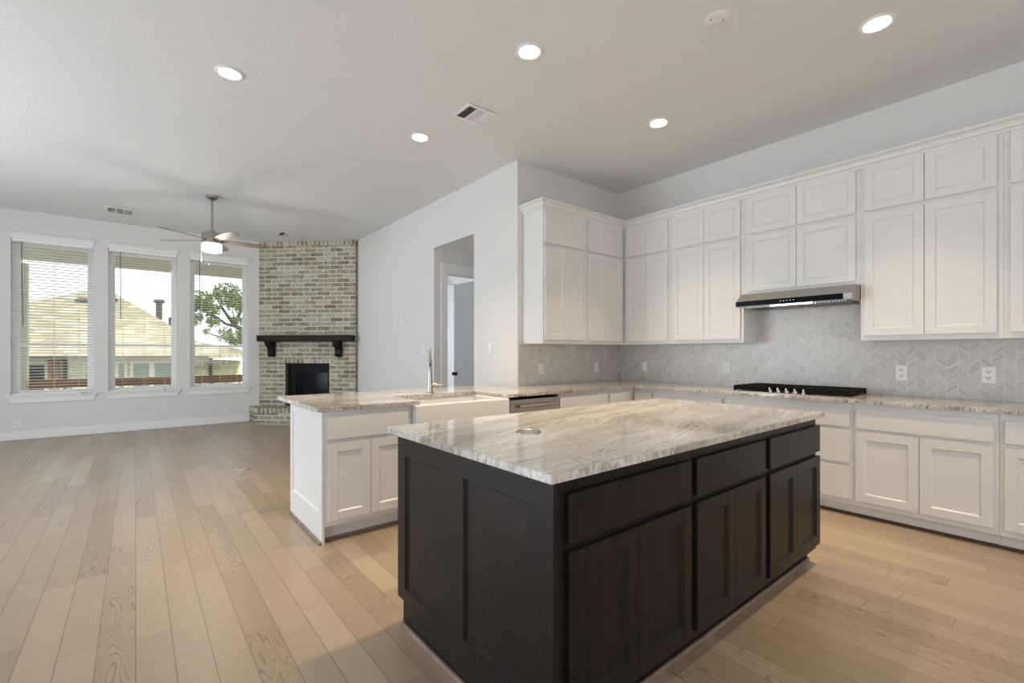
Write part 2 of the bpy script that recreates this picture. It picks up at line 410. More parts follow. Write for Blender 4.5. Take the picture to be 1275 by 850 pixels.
# hall and bedroom beyond the opening
struct('wall_hall', B((HX0-.12, HX0, YM+.13, 3.40, 0, HZ), (HX0-.12, HX0, 4.05, 8.0, 0, HZ), (HX0-.12, HX0, 3.40, 4.05, 2.396, HZ)), 'wall', 'hall wall with the bedroom doorway')
struct('wall_hall_end', B((HX0, XR-.12, 6.6, 6.7, 0, HZ)), 'wall', 'far end of the hall')
struct('ceiling_hall', B((HX0-.12, XR-.12, YM+.13, 8.0, HZ, HZ+.1)), 'ceiling', 'lower ceiling of the hall')
struct('wall_bedroom', B((XW-.2, HX0-.12, 7.6, 7.75, 0, CH), (XW-.2, XW, YM+.13, 7.6, 0, CH)), 'wall', 'bedroom walls beyond the doorway')
hl = bpy.data.lights.new('fill_bedroom', 'AREA'); ho = bpy.data.objects.new('fill_bedroom', hl); COL.objects.link(ho)  # area lamp added in the windowless bedroom to brighten the view through the doorway
hl.shape = 'RECTANGLE'; hl.size = 2.0; hl.size_y = 1.6; hl.energy = 80; hl.color = COOL
ho.location = (-8.0, 7.55, 1.5); ho.rotation_euler = (PI/2, 0, PI)
# baseboards
def base_bm(x0, x1, y0, y1): return B((x0, x1, y0, y1, 0.012, 0.137))
struct('baseboard_far', base_bm(XW, XW+.016, -4.05, 1.64), 'trim', bevel=.004)
struct('baseboard_middle', B((-8.19, HX0, YM-.016, YM, 0.012, 0.137)), 'trim', bevel=.004)
# backsplash
struct('trim_1', B((XR, XR+.010, YM+.004, YK, .914, 1.372)), 'tile', 'chevron tile backsplash under the left cabinets')
struct('trim_2', B((XR+.010, 0.9, YK-.010, YK, .914, 1.372), (-2.085, -1.13, YK-.010, YK, 1.372, 1.84)), 'tile', 'chevron tile backsplash behind the cooktop')
# bedroom doorway casing and leaf
d1 = struct('door_1', B((HX0, HX0+.018, 3.296, 3.402, 0, 2.530), (HX0, HX0+.018, 4.042, 4.148, 0, 2.530), (HX0, HX0+.018, 3.402, 4.042, 2.388, 2.530),
   (HX0-.121, HX0-.0005, 3.4005, 3.412, 0, 2.3955), (HX0-.121, HX0-.0005, 4.038, 4.0495, 0, 2.3955), (HX0-.121, HX0-.0005, 3.412, 4.038, 2.384, 2.3955)), 'trim', 'white cased doorway with an open grey door', bevel=.003)
lf = B((-6.40, -5.77, 3.995, 4.030, 0.01, 2.375))
leaf = obj('door_leaf', lf, 'door', d1, .003)
kb = bmesh.new()
lathe(kb, [(0, 0), (.032, 0), (.032, .008), (.012, .012), (.012, .035), (.028, .045), (.030, .058), (.020, .070), (0, .073)], seg=20)
bmesh.ops.rotate(kb, verts=kb.verts, cent=(0, 0, 0), matrix=Matrix.Rotation(PI/2, 3, 'X'))
bmesh.ops.translate(kb, verts=kb.verts, vec=(-6.33, 3.995, .94))
obj('door_knob', kb, 'black', leaf, smooth=True)

# ---------------------------------------------------------------- windows and blinds
def window(i, y0, y1):
    x0 = XW-.17; z0, z1 = WZ0, WZ1; f = .045; mid = 1.385
    fr = struct('window_%d' % i, B((x0, x0+.07, y0, y0+f, z0, z1), (x0, x0+.07, y1-f, y1, z0, z1), (x0, x0+.07, y0+f, y1-f, z0, z0+f), (x0, x0+.07, y0+f, y1-f, z1-f, z1)), 'vinyl',
                'tall single-hung window, %s of the three' % ('leftmost', 'middle', 'rightmost')[i-1], bevel=.003)
    for nm, a, b_, dx in (('upper_sash', mid, z1-f, .012), ('lower_sash', z0+f, mid+.03, .036)):
        s = .035
        sa = obj(nm, B((x0+dx, x0+dx+.022, y0+f, y0+f+s, a, b_), (x0+dx, x0+dx+.022, y1-f-s, y1-f, a, b_), (x0+dx, x0+dx+.022, y0+f+s, y1-f-s, a, a+s), (x0+dx, x0+dx+.022, y0+f+s, y1-f-s, b_-s, b_)), 'vinyl', fr)
        obj('pane', B((x0+dx+.008, x0+dx+.012, y0+f+s, y1-f-s, a+s, b_-s)), 'glass', sa)
    bm = bmesh.new()   # head casing: flared crown strip
    y_a, y_b = y0-.005, y1+.005
    for (za, zb, pr, ex) in ((z1-.005, z1+.050, .018, .0), (z1+.050, z1+.066, .030, .012), (z1+.066, z1+.082, .042, .024)):
        bx(bm, XW, XW+pr, y_a-ex, y_b+ex, za, zb)
    obj('head_casing', bm, 'trim', fr, .002)
    bm = bmesh.new()
    bx(bm, XW-.10, XW, y0+.001, y1-.001, z0+.001, z0+.0175)
    bx(bm, XW, XW+.045, y0-.045, y1+.045, z0-.004, z0+.018)
    pts = [(y0-.035, z0-.004), (y1+.035, z0-.004), (y1+.0, z0-.095), (y0-.0, z0-.095)]
    v0 = [bm.verts.new((XW, y, z)) for y, z in pts]; v1 = [bm.verts.new((XW+.02, y, z)) for y, z in pts]
    bm.faces.new(v0); bm.faces.new(v1[::-1])
    for k in range(4): bm.faces.new((v0[k], v1[k], v1[(k+1)%4], v0[(k+1)%4]))
    obj('sill', bm, 'trim', fr, .002)
for i, (a, b_) in enumerate(WIN): window(i+1, a, b_)

def blind(y0, y1, label, wand_y, tilt, tassel_y, wl):
    t = thing('window_blind', label, 'blind', (XW-.035, (y0+y1)/2, WZ0+.02), group='white slatted blinds on the three windows')
    w = (y1-y0)/2 - .008; zt = WZ1-WZ0-.02
    obj('headrail', B((-.028, .028, -w, w, zt-.045, zt)), 'slat', t, .003)
    bm = bmesh.new(); n = 50; z_a = .04; pitch = (zt-.06-z_a)/n
    for k in range(n+1):
        z = z_a + pitch*k; dz = .0040*tilt
        v = [bm.verts.new((x, y, z + zz + (dz if x > 0 else -dz))) for zz in (0, .0026) for x, y in ((-.020, -w), (.020, -w), (.020, w), (-.020, w))]
        for f in ((0,3,2,1),(4,5,6,7),(0,1,5,4),(1,2,6,5),(2,3,7,6),(3,0,4,7)): bm.faces.new([v[q] for q in f])
    obj('slats', bm, 'slat', t)
    obj('bottom_rail', B((-.025, .025, -w, w, 0, .018)), 'slat', t, .003)
    bm = bmesh.new()
    for fy in (-.62, 0.0, .62):
        for x in (-.026, .026): bx(bm, x-.0012, x+.0012, fy*w-.0016, fy*w+.0016, .01, zt-.04)
    obj('ladder_cords', bm, 'cord', t)
    bm = bmesh.new(); tube(bm, [(.045, wand_y, zt-.05), (.047, wand_y+.004, zt-.5*wl), (.050, wand_y+.016*tilt, zt-wl)], .0055, 8)
    obj('tilt_wand', bm, 'wand', t, smooth=True)
    if tassel_y is not None:
        bm = bmesh.new(); tube(bm, [(.034, tassel_y, .06), (.058, tassel_y, .012), (.090, tassel_y+.004, -.016)], .0018, 6)
        tube(bm, [(.088, tassel_y-.03, .008), (.088, tassel_y+.03, .008)], .009, 8)
        tube(bm, [(.088, tassel_y-.012, .006), (.088, tassel_y-.004, -.035)], [.006, .009], 8)
        obj('cord_tassel', bm, 'cord', t, smooth=True)
    return t
blind(*WIN[0], 'open white slatted blind with a bent grey wand in the leftmost window', -.335, 1.0, .33, 1.28)
blind(*WIN[1], 'open white slatted blind with a straight dark wand in the middle window', -.30, .3, .27, 1.13)
blind(*WIN[2], 'open white slatted blind in the rightmost window beside the brick fireplace', -.31, .3, None, 1.15)

# ---------------------------------------------------------------- exterior
struct('ground_outside', B((-60, -10.1, -40, 40, -3.2, -3.0)), 'grass', 'grass below the house')
struct('patio_slab', B((-12.7, -10.0, -6, 8, -.25, -.1)), 'deck', 'patio slab outside the windows')
cp = thing('porch_cover', 'cream porch beam and posts outside the windows', 'porch', (-12.5, -1.6, -.1))
obj('post', B((-.13, .12, -.30, .03, 0, 3.05)), 'ext_cream', cp, .005)
obj('post', B((-.13, .12, 6.0, 6.3, 0, 3.05)), 'ext_cream', cp, .005)
obj('beam', B((-.15, .15, -4, 8, 3.14, 3.45)), 'ext_cream', cp, .005)
obj('soffit', B((.15, 2.5, -4, 8, 3.46, 3.50)), 'ext_cream', cp)
rl = thing('deck_railing', 'brown stained wooden railing with dark metal balusters outside the windows', 'railing', (-12.4, 0, -.1))
obj('top_rail', B((-.07, .07, -1.55, 4.3, .70, .87)), 'rail', rl, .004)
obj('bottom_rail', B((-.03, .03, -1.55, 4.3, .07, .12)), 'iron_bal', rl)
for k in range(22):
    y = -1.5 + k*.26
    obj('baluster', B((-.012, .012, y-.012, y+.012, .12, .70)), 'iron_bal', rl)
# neighbour's house
nh = thing('neighbour_house', 'single-storey brick house with a hip roof seen through the windows', 'house', (-18.5, 0, -3.0))
def R3(x, y, z): return (x+18.5, y, z+3.0)
obj('wall', B((-8, -.6, -9, 2.1, 0, 4.15)), 'ext_brick', nh)
obj('wall', B((-8, -.9, 2.1, 3.0, 0, 4.0)), 'ext_brick', nh)
bm = bmesh.new()
P = [R3(-18.5, -6.6, 1.19), R3(-18.5, 2.3, 1.19), R3(-24, -0.94, 3.84), R3(-29.5, 2.3, 1.19), R3(-29.5, -6.6, 1.19)]
vs = [bm.verts.new(p) for p in P]
for f in ((0, 1, 2), (1, 3, 2), (3, 4, 2), (4, 0, 2)): bm.faces.new([vs[i] for i in f])
bm.faces.new([vs[4], vs[3], vs[1], vs[0]])
obj('main_roof', bm, 'shingle', nh)
bm = bmesh.new()
P = [R3(-18.2, 1.9, 1.12), R3(-18.2, 2.95, 1.12), R3(-19.6, 3.1, 1.40), R3(-21.5, 1.6, 1.75), R3(-24, 3.0, 1.2)]
vs = [bm.verts.new(p) for p in P]
for f in ((0, 1, 2), (0, 2, 3), (2, 4, 3), (0, 3, 4), (0, 4, 1), (1, 4, 2)): bm.faces.new([vs[i] for i in f])
obj('side_roof', bm, 'shingle', nh)
obj('gutter', B((-.05, .06, -6.6, 2.3, 4.10, 4.19)), 'ext_dark', nh)
for (a, b_, mt) in ((-2.52, -2.06, 'ext_darkglass'), (-.42, -.28, 'ext_green'), (-.06, .34, 'ext_green'), (.48, .91, 'ext_green')):
    wfr = obj('window_frame', B((-.62, -.56, a-.07, b_+.07, 2.9, 4.02)), 'ext_cream', nh)
    obj('pane', B((-.57, -.545, a, b_, 2.97, 3.95)), mt, wfr)
bm = bmesh.new()
for y in (-1.94, -1.80): bx(bm, -.62, -.5, y-.05, y+.05, 0, 4.1)
obj('porch_posts', bm, 'rail', nh)
for y in (-1.62, 2.02):
    bm = bmesh.new(); tube(bm, [(-.53, y, 0), (-.53, y, 4.1)], .05, 10); obj('downspout', bm, 'ext_dark', nh, smooth=True)
for (x, y, z, h_, r_) in ((-22, .69, 2.55, .62, .10), (-21.5, 1.0, 2.2, .40, .05), (-21.6, .45, 2.45, .22, .04)):
    bm = bmesh.new(); p = R3(x, y, z); tube(bm, [p, (p[0], p[1], p[2]+h_)], r_, 12)
    if r_ > .09: lathe(bm, [(.0, 0), (.17, 0), (.17, .12), (0, .12)], (p[0], p[1], p[2]+h_), 14)
    obj('roof_pipe', bm, 'pipe', nh, smooth=True)
for (x, y, z) in ((-22.6, -1.45, 3.10), (-22.6, -.75, 3.22)):
    bm = bmesh.new(); p = R3(x, y, z); lathe(bm, [(0, .16), (.16, .14), (.24, .06), (.24, 0), (0, 0)], p, 16)
    obj('roof_vent', bm, 'pipe', nh, smooth=True)
# oak tree
tr = thing('oak_tree', 'leafy oak tree seen through the rightmost window', 'tree', (-20.5, 4.6, -3.0))
def T3(x, y, z): return (x+20.5, y-4.6, z+3.0)
bm = bmesh.new()
tube(bm, [T3(-20.5, 4.6, -3), T3(-20.4, 4.5, -.5), T3(-20.3, 4.2, 1.2)], [.26, .22, .18], 10)
tube(bm, [T3(-20.3, 4.2, 1.2), T3(-20.2, 3.6, 1.9), T3(-20.1, 2.9, 2.3), T3(-20, 2.5, 2.9), T3(-20, 2.3, 3.3)], [.18, .12, .08, .05, .02], 8)
tube(bm, [T3(-20.1, 2.9, 2.3), T3(-20, 2.6, 2.35), T3(-20, 2.3, 2.6), T3(-20, 1.9, 2.8), T3(-20, 1.6, 3.0)], [.07, .05, .045, .035, .02], 8)
tube(bm, [T3(-20.2, 3.6, 1.9), T3(-20.1, 3.0, 1.75), T3(-20, 2.5, 1.85), T3(-20, 2.0, 2.0)], [.09, .06, .04, .015], 8)
tube(bm, [T3(-20.1, 2.9, 2.3), T3(-20.1, 3.1, 2.9), T3(-20, 3.0, 3.4)], [.07, .05, .02], 8)
tube(bm, [T3(-20.3, 4.2, 1.2), T3(-20.5, 4.5, 2.2), T3(-20.6, 4.6, 3.3)], [.16, .12, .05], 8)
obj('trunk', bm, 'bark', tr, smooth=True)
bm = bmesh.new()
rg = random.Random(3)
for (y, z, r_, n) in ((1.85, 3.15, .42, 520), (1.55, 2.55, .35, 360), (2.15, 2.85, .30, 260), (2.65, 3.45, .48, 620), (2.95, 3.10, .35, 360), (2.2, 2.42, .24, 160), (2.95, 2.55, .2, 90),
                      (2.6, 1.95, .30, 170), (2.95, 1.75, .34, 240), (3.2, 2.0, .3, 200), (1.5, 3.0, .3, 220), (3.6, 3.3, .6, 400), (4.4, 3.6, .9, 600), (3.5, 2.4, .5, 250), (2.0, 2.05, .12, 40)):
    for _ in range(n):
        d = Vector((rg.gauss(0, 1), rg.gauss(0, 1), rg.gauss(0, .75))).normalized() * r_ * rg.random()**.45
        p = Vector(T3(-20 + d.x, y + d.y, z + d.z)); a = Vector((rg.gauss(0,1), rg.gauss(0,1), rg.gauss(0,1))).normalized(); b_ = a.orthogonal().normalized()
        s = .045 + .03*rg.random()
        quadface(bm, p-a*s, p-b_*s*.6, p+a*s, p+b_*s*.6)
obj('foliage', bm, 'leaf', tr)

# ---------------------------------------------------------------- cabinets
def shaker(name, x0, x1, z0, z1, mat, parent, rail=.058, th=.020):
    """front faces local -y; overlay door from y=-th to 0"""
    bm = bmesh.new()
    bx(bm, x0, x0+rail, -th, -.0005, z0, z1); bx(bm, x1-rail, x1, -th, -.0005, z0, z1)
    bx(bm, x0+rail, x1-rail, -th, -.0005, z0, z0+rail); bx(bm, x0+rail, x1-rail, -th, -.0005, z1-rail, z1)
    bmesh.ops.remove_doubles(bm, verts=bm.verts, dist=.0001)
    # stepped inner bead then flat panel
    b2 = .008
    xi0, xi1, zi0, zi1 = x0+rail, x1-rail, z0+rail, z1-rail
    o_ = [(xi0, -th+.002, zi0), (xi1, -th+.002, zi0), (xi1, -th+.002, zi1), (xi0, -th+.002, zi1)]
    i_ = [(xi0+b2, -th+.011, zi0+b2), (xi1-b2, -th+.011, zi0+b2), (xi1-b2, -th+.011, zi1-b2), (xi0+b2, -th+.011, zi1-b2)]
    vo = [bm.verts.new(p) for p in o_]; vi = [bm.verts.new(p) for p in i_]
    for k in range(4): bm.faces.new((vo[k], vo[(k+1)%4], vi[(k+1)%4], vi[k]))
    bm.faces.new(vi)
    return obj(name, bm, mat, parent, .0018)
def slabfront(name, x0, x1, z0, z1, mat, parent, th=.020):
    return obj(name, B((x0, x1, -th, -.0005, z0, z1)), mat, parent, .003)
def cabinet(name, label, loc, rz, w, depth, z0, z1, doors=(), drawers=(), mat='cab', toe=0.0, toe_in=.06, group=None, shoe=None, bd=None):
    t = thing(name, label, 'cabinet', loc, rz, group)
    obj('body', B((0, w, 0, depth, z0+toe, z1)), mat, t, .0015)
    if toe:
        obj('toe_kick', B((0, w, toe_in, depth, 0.0, toe)), mat, t)
        if shoe: obj('shoe_moulding', B((0, w, toe_in-.014, toe_in, 0, .020)), shoe, t, .004)
    for a in doors: shaker('door', *a, mat, t)
    for a in drawers: slabfront('drawer_front', *a, mat, t)
    return t
E90 = PI/2
# uppers: world coordinate front plane. range run: rot 0, local x = world x - x0
UZ0, UZ1 = 1.372, 2.80
def upper_range(x0, x1, xs, label, z0=UZ0, zd=(1.412, 2.388)):
    d = []
    for a, b_ in zip(xs, xs[1:]):
        d += [(a-x0+.002, b_-x0-.002, zd[0]-0, zd[1]), (a-x0+.002, b_-x0-.002, 2.420, 2.772)]
    t = cabinet('wall_cabinet', label, (x0, 4.605, 0), 0, x1-x0, YK-4.605-.002, z0, UZ1, d, group='white wall cabinets over the range wall')
    return t
def upper_left(y0, y1, yss, label):
    d = []
    for a, b_ in zip(yss, yss[1:]):
        d += [(a-y0+.001, b_-y0-.001, 1.412, 2.388), (a-y0+.001, b_-y0-.001, 2.420, 2.772)]
    return cabinet('wall_cabinet', label, (-3.510, y0, 0), E90, y1-y0, 3.83-3.51-.002, UZ0, UZ1, d, group='white wall cabinets on the short left wall')
upper_left(3.267, 3.918, (3.284, 3.600, 3.889), 'white wall cabinet at the free left end, next to the white wall corner')
upper_left(3.918, 4.604, (3.948, 4.252, 4.571), 'white wall cabinet on the short wall, right against the inner corner')
upper_range(-3.508, -2.867, (-3.462, -3.182, -2.895), 'white wall cabinet on the long wall, right against the inner corner')
upper_range(-2.866, -2.075, (-2.839, -2.478, -2.100), 'tall white wall cabinet immediately left of the range hood')
upper_range(-2.074, -1.136, (-2.040, -1.606, -1.165), 'short white wall cabinet directly above the range hood', 1.832, (1.864, 2.392))
upper_range(-1.135, -0.332, (-1.110, -0.740, -0.361), 'tall white wall cabinet immediately right of the range hood')
upper_range(-0.331, 0.52, (-0.302, 0.09, 0.48), 'white wall cabinet cut off by the right edge of the picture')
# crown moulding: mitred sweep
def sweep(bm, path, prof):
    n = len(path); secs = []
    for i, p in enumerate(path):
        p = Vector(p)
        d0 = (p - Vector(path[i-1])).normalized() if i else None
        d1 = (Vector(path[i+1]) - p).normalized() if i < n-1 else None
        n0 = Vector((d0.y, -d0.x)) if d0 else None; n1 = Vector((d1.y, -d1.x)) if d1 else None
        if n0 is None: m = n1
        elif n1 is None: m = n0
        else:
            m = (n0+n1); m = m / (m.dot(n0))
        secs.append([bm.verts.new((p.x+m.x*o, p.y+m.y*o, z)) for o, z in prof])
    k = len(prof)
    for a, b_ in zip(secs, secs[1:]):
        for j in range(k): bm.faces.new((a[j], a[(j+1)%k], b_[(j+1)%k], b_[j]))
    bm.faces.new(secs[0][::-1]); bm.faces.new(secs[-1])
bm = bmesh.new()
sweep(bm, [(XR, 3.267), (-3.510, 3.267), (-3.510, 4.605), (0.52, 4.605)],
      [(0.0, 2.776), (.012, 2.776), (.014, 2.794), (.024, 2.797), (.028, 2.806), (.032, 2.822), (.046, 2.836), (.062, 2.842), (.064, 2.858), (0.0, 2.858)])
tag(obj('crown_moulding', bm, 'cab'), 'white stepped crown moulding running along the top of the wall cabinets', 'moulding')

# base cabinets on the range wall
BZ = .884
def base(name, label, x0, x1, doors, drawers):
    return cabinet(name, label, (x0, 4.325, 0), 0, x1-x0, YK-4.325-.002, 0, BZ,
                   [(a-x0, b_-x0, c, d) for a, b_, c, d in doors], [(a-x0, b_-x0, c, d) for a, b_, c, d in drawers], toe=.095, toe_in=.055,
                   group='white base cabinets along the range wall', shoe='shoe_red')
base('base_cabinet', 'white base cabinet in the inner corner, its narrow drawer just showing over the island', -3.158, -2.905, [(-3.130, -2.918, .136, .666)], [(-3.130, -2.918, .691, .841)])
base('base_cabinet', 'white base cabinet left of the cooktop, only its wide drawer showing over the island', -2.904, -2.128, [(-2.892, -2.520, .136, .666), (-2.516, -2.144, .136, .666)], [(-2.892, -2.144, .691, .841)])
base('base_cabinet', 'white three-drawer base cabinet directly under the cooktop', -2.127, -1.116, [], [(-2.112, -1.136, .695, .841), (-2.112, -1.136, .415, .668), (-2.112, -1.136, .134, .389)])
base('base_cabinet', 'white base cabinet with one wide drawer over two doors, right of the cooktop', -1.115, -.331, [(-1.096, -.725, .136, .666), (-.721, -.355, .136, .666)], [(-1.096, -.355, .691, .841)])
base('base_cabinet', 'white base cabinet cut off by the right edge of the picture', -.330, .52, [(-.307, .08, .136, .666), (.084, .48, .136, .666)], [(-.307, .48, .691, .841)])
# base run under the short wall and peninsula (faces +X)
def base_l(name, label, y0, y1, doors, drawers, depth=.64, ztop=BZ, **k):
    return cabinet(name, label, (-3.160, y0, 0), E90, y1-y0, depth, 0, ztop,
                   [(a-y0, b_-y0, c, d) for a, b_, c, d in doors], [(a-y0, b_-y0, c, d) for a, b_, c, d in drawers], toe=.115, toe_in=.075, **k)
base_l('base_cabinet', 'white base cabinet right of the dishwasher, wide drawer showing', 3.143, 3.876, [(3.151, 3.502, .15, .668), (3.506, 3.857, .15, .668)], [(3.151, 3.857, .694, .846)], group='white base cabinets under the short left wall')
base_l('base_cabinet', 'white base cabinet with a narrow drawer at the inner corner of the short wall', 3.877, 4.323, [(3.894, 4.206, .15, .668)], [(3.894, 4.206, .694, .846)], group='white base cabinets under the short left wall')
base_l('sink_cabinet', 'white sink cabinet under the apron sink, hidden behind the island', 1.604, 2.505, [(1.63, 2.05, .15, .58), (2.054, 2.48, .15, .58)], [], ztop=.61)
pc = base_l('peninsula_cabinet', 'white peninsula cabinet with a beige-lit drawer over two doors', .972, 1.603, [(.991, 1.279, .15, .668), (1.283, 1.571, .15, .668)], [(.991, 1.571, .694, .846)], depth=.80, shoe='shoe')
# panelled end of the peninsula, facing -Y
ep = obj('end_panel', bmesh.new(), 'cab', pc)
bm = bmesh.new()
def panel_end(bm, x0, x1, z0, z1, y, th, panels, foot=None):
    """flat frame at y with recessed panels (list of x0,x1,z0,z1), facing -Y; body behind to y+th"""
    xs = sorted(set([x0, x1] + [v for p in panels for v in p[:2]])); zs = sorted(set([z0, z1] + [v for p in panels for v in p[2:]]))
    for xa, xb in zip(xs, xs[1:]):
        for za, zb in zip(zs, zs[1:]):
            inside = any(p[0] <= xa and xb <= p[1] and p[2] <= za and zb <= p[3] for p in panels)
            if not inside: bx(bm, xa, xb, y, y+th, za, zb)
    bmesh.ops.remove_doubles(bm, verts=bm.verts, dist=.00005)
    for (a, b_, c, d) in panels:
        q = .008
        vo = [bm.verts.new(p) for p in ((a, y+.002, c), (b_, y+.002, c), (b_, y+.002, d), (a, y+.002, d))]
        vi = [bm.verts.new(p) for p in ((a+q, y+.012, c+q), (b_-q, y+.012, c+q), (b_-q, y+.012, d-q), (a+q, y+.012, d-q))]
        for k in range(4): bm.faces.new((vo[k], vo[(k+1)%4], vi[(k+1)%4], vi[k]))
        bm.faces.new(vi)
panel_end(bm, 0, .80, 0, BZ, 0, .018, [(.065, .735, .20, .82)])
# small notch at the toe kick
bm2 = bmesh.new()
bpy.data.objects.remove(ep)
ep = thing_ep = obj('end_panel', bm, 'cab', pc); bm2.free()
ep.location = (0.0, 0.0, 0); ep.rotation_euler = (0, 0, -E90)
ep.matrix_local = Matrix.Translation((-.019, .80, 0)) @ Matrix.Rotation(-E90, 4, 'Z')
sm = obj('shoe_moulding', B((-.034, -.019, -.0, .80, 0, .022)), 'shoe', pc, .004)

# island
DK = 'dark'
def isl(label, y0, y1, mid, a, b_, bd_y1=None):
    return cabinet('island_cabinet', label, (-1.016, y0, 0), E90, y1-y0, 1.020, 0, BZ,
                   [(a-y0, mid-y0-.001, .119, .651), (mid-y0+.001, b_-y0, .119, .651)], [(a-y0, b_-y0, .678, .835)], mat=DK, toe=.085, toe_in=.045,
                   group='dark brown cabinets making up the island', shoe='shoe')
i1 = isl('near dark brown island cabinet with the panelled end, closest to the camera', .990, 1.775, 1.393, 1.040, 1.752)
isl('middle dark brown island cabinet between the other two', 1.776, 2.479, 2.126, 1.797, 2.454)
isl('far dark brown island cabinet, smallest in view, at the end nearest the range wall', 2.480, 3.205, 2.862, 2.507, 3.219)
bm = bmesh.new()
X0 = -2.054
panel_end(bm, 0, 1.058, .118, BZ, 0, .019, [(.072, .491, .173, .793), (.566, .985, .173, .793)])
bx(bm, .072, 1.040, .0, .019, 0, .118)
ie = obj('end_panel', bm, DK, i1)
ie.matrix_local = Matrix.Translation((-.020, 1.038, 0)) @ Matrix.Rotation(-E90, 4, 'Z')
obj('shoe_moulding', B((-.036, -.020, .0, .975, 0, .024)), 'shoe', i1, .004)

# worktops
tag(obj('island_worktop', B((-2.122, -.975, .942, 3.237, .8845, .914)), 'granite_island', bevel=.003), 'polished veined stone worktop on the dark island', 'worktop')
bm = bmesh.new()
XB, XS = -4.21, -3.127
out = [(XB, .911), (XS, .911), (XS, 1.655), (-3.585, 1.655), (-3.585, 2.470), (XS, 2.470), (XS, 4.280), (.52, 4.280), (.52, YK-.012), (XR+.012, YK-.012), (XR+.012, YM-.002), (XB, YM-.002)]
prism(bm, out, .8845, .914)
tag(obj('perimeter_worktop', bm, 'granite', bevel=.002), 'polished veined stone worktop running from the peninsula around to the range wall', 'worktop')

# apron sink
sk = thing('farmhouse_sink', 'white apron-front farmhouse sink set into the peninsula', 'sink', (-3.10, 1.611, .636))
bm = bmesh.new()
L_, D_ = .888, .495
bx(bm, 0, L_, 0, .05, 0, .2475); bx(bm, 0, L_, D_-.03, D_, 0, .2475)
bx(bm, 0, .05, .05, D_-.03, 0, .2475); bx(bm, L_-.05, L_, .05, D_-.03, 0, .2475); bx(bm, .05, L_-.05, .05, D_-.03, 0, .03)
bmesh.ops.remove_doubles(bm, verts=bm.verts, dist=.0001)
o = obj('basin', bm, 'porcelain', sk, .010); o.rotation_euler = (0, 0, E90); o.location = (0, 0, 0)
bm = bmesh.new(); lathe(bm, [(0, 0), (.045, 0), (.045, .004), (.03, .001), (0, .001)], (-.25, .45, .0305), 20)
obj('drain', bm, 'steel', sk, smooth=True)

# faucet
fc = thing('kitchen_faucet', 'brushed nickel pull-down faucet behind the apron sink', 'faucet', (-3.661, 2.037, .914), math.atan2(-.49, .87))
bm = bmesh.new(); lathe(bm, [(0, 0), (.034, 0), (.034, .006), (.028, .012), (.0255, .03), (.023, .10), (.0165, .22), (.0135, .24), (0, .24)], seg=24); obj('body', bm, 'nickel', fc, smooth=True)
bm = bmesh.new()
arc = [(0, 0, .235), (0, 0, .31)] + [(.075-.075*math.cos(a), 0, .31+.078*math.sin(a)) for a in [PI*k/12 for k in range(1, 13)]]
tube(bm, arc, .0115, 14); obj('spout', bm, 'nickel', fc, smooth=True)
bm = bmesh.new(); tube(bm, [(.15, 0, .312), (.15, 0, .30), (.151, 0, .235), (.151, 0, .225)], [.0145, .018, .020, .022], 14); sh = obj('spray_head', bm, 'nickel', fc, smooth=True)
bm = bmesh.new(); bx(bm, .166, .172, -.005, .005, .245, .275); obj('spray_button', bm, 'black', sh)
bm = bmesh.new(); tube(bm, [(0, -.01, .070), (0, .068, .070)], [.021, .020], 14); tube(bm, [(0, .066, .070), (0, .095, .074), (0, .125, .078)], [.011, .007, .007], 10)
obj('handle', bm, 'nickel', fc, smooth=True)

# dishwasher
dw = thing('dishwasher', 'stainless steel dishwasher with a bar handle beside the sink', 'dishwasher', (-3.160, 2.510, 0), E90)
obj('tub', B((.006, .622, .003, .58, .10, .870)), 'black', dw)
obj('toe_plate', B((.006, .622, .05, .1, 0, .10)), 'black', dw)
obj('door_panel', B((.016, .619, -.028, .002, .11, .858)), 'steel', dw, .004)
bm = bmesh.new(); tube(bm, [(.10, -.060, .800), (.315, -.066, .803), (.535, -.060, .800)], .015, 12)
for x in (.105, .530): tube(bm, [(x, -.028, .800), (x, -.062, .800)], .009, 10)
obj('handle', bm, 'steel', dw, smooth=True)

# cooktop
ck = thing('gas_cooktop', 'stainless gas cooktop with black cast iron grates and five knobs', 'cooktop', (-2.070, 4.355, .914))
CW, CD = .925, .515
obj('tray', B((0, CW, 0, CD, .0, .010)), 'steel', ck, .004)
for gi in range(3):
    x0 = .008 + gi*(CW-.016)/3; x1 = x0 + (CW-.016)/3 - .004; ya = .012 if gi != 1 else .105; yb = CD-.012
    bm = bmesh.new(); z0, z1 = .020, .058
    for (a, b_) in ((x0, x0+.016), (x1-.016, x1)): bx(bm, a, b_, ya, yb, z0, z1)
    for (a, b_) in ((ya, ya+.016), (yb-.016, yb), ((ya+yb)/2-.008, (ya+yb)/2+.008)): bx(bm, x0+.016, x1-.016, a, b_, z0, z1)
    for q in range(1, 8):
        xm = x0 + (x1-x0)*q/8; bx(bm, xm-.006, xm+.006, ya+.016, yb-.016, z0+.008, z1)
    for (a, b_) in ((x0, ya), (x1-.018, ya), (x0, yb-.018), (x1-.018, yb-.018)): bx(bm, a, a+.018, b_, b_+.018, .010, z0)
    obj('grate', bm, 'iron', ck, .002)
for (x, y, r_) in ((.155, .15, .038), (.155, .38, .048), (.462, .30, .060), (.77, .15, .048), (.77, .38, .038)):
    bm = bmesh.new(); lathe(bm, [(0, .024), (r_*.8, .024), (r_, .018), (r_, .010), (0, .010)], (x, y, 0), 20); obj('burner', bm, 'black', ck, smooth=True)
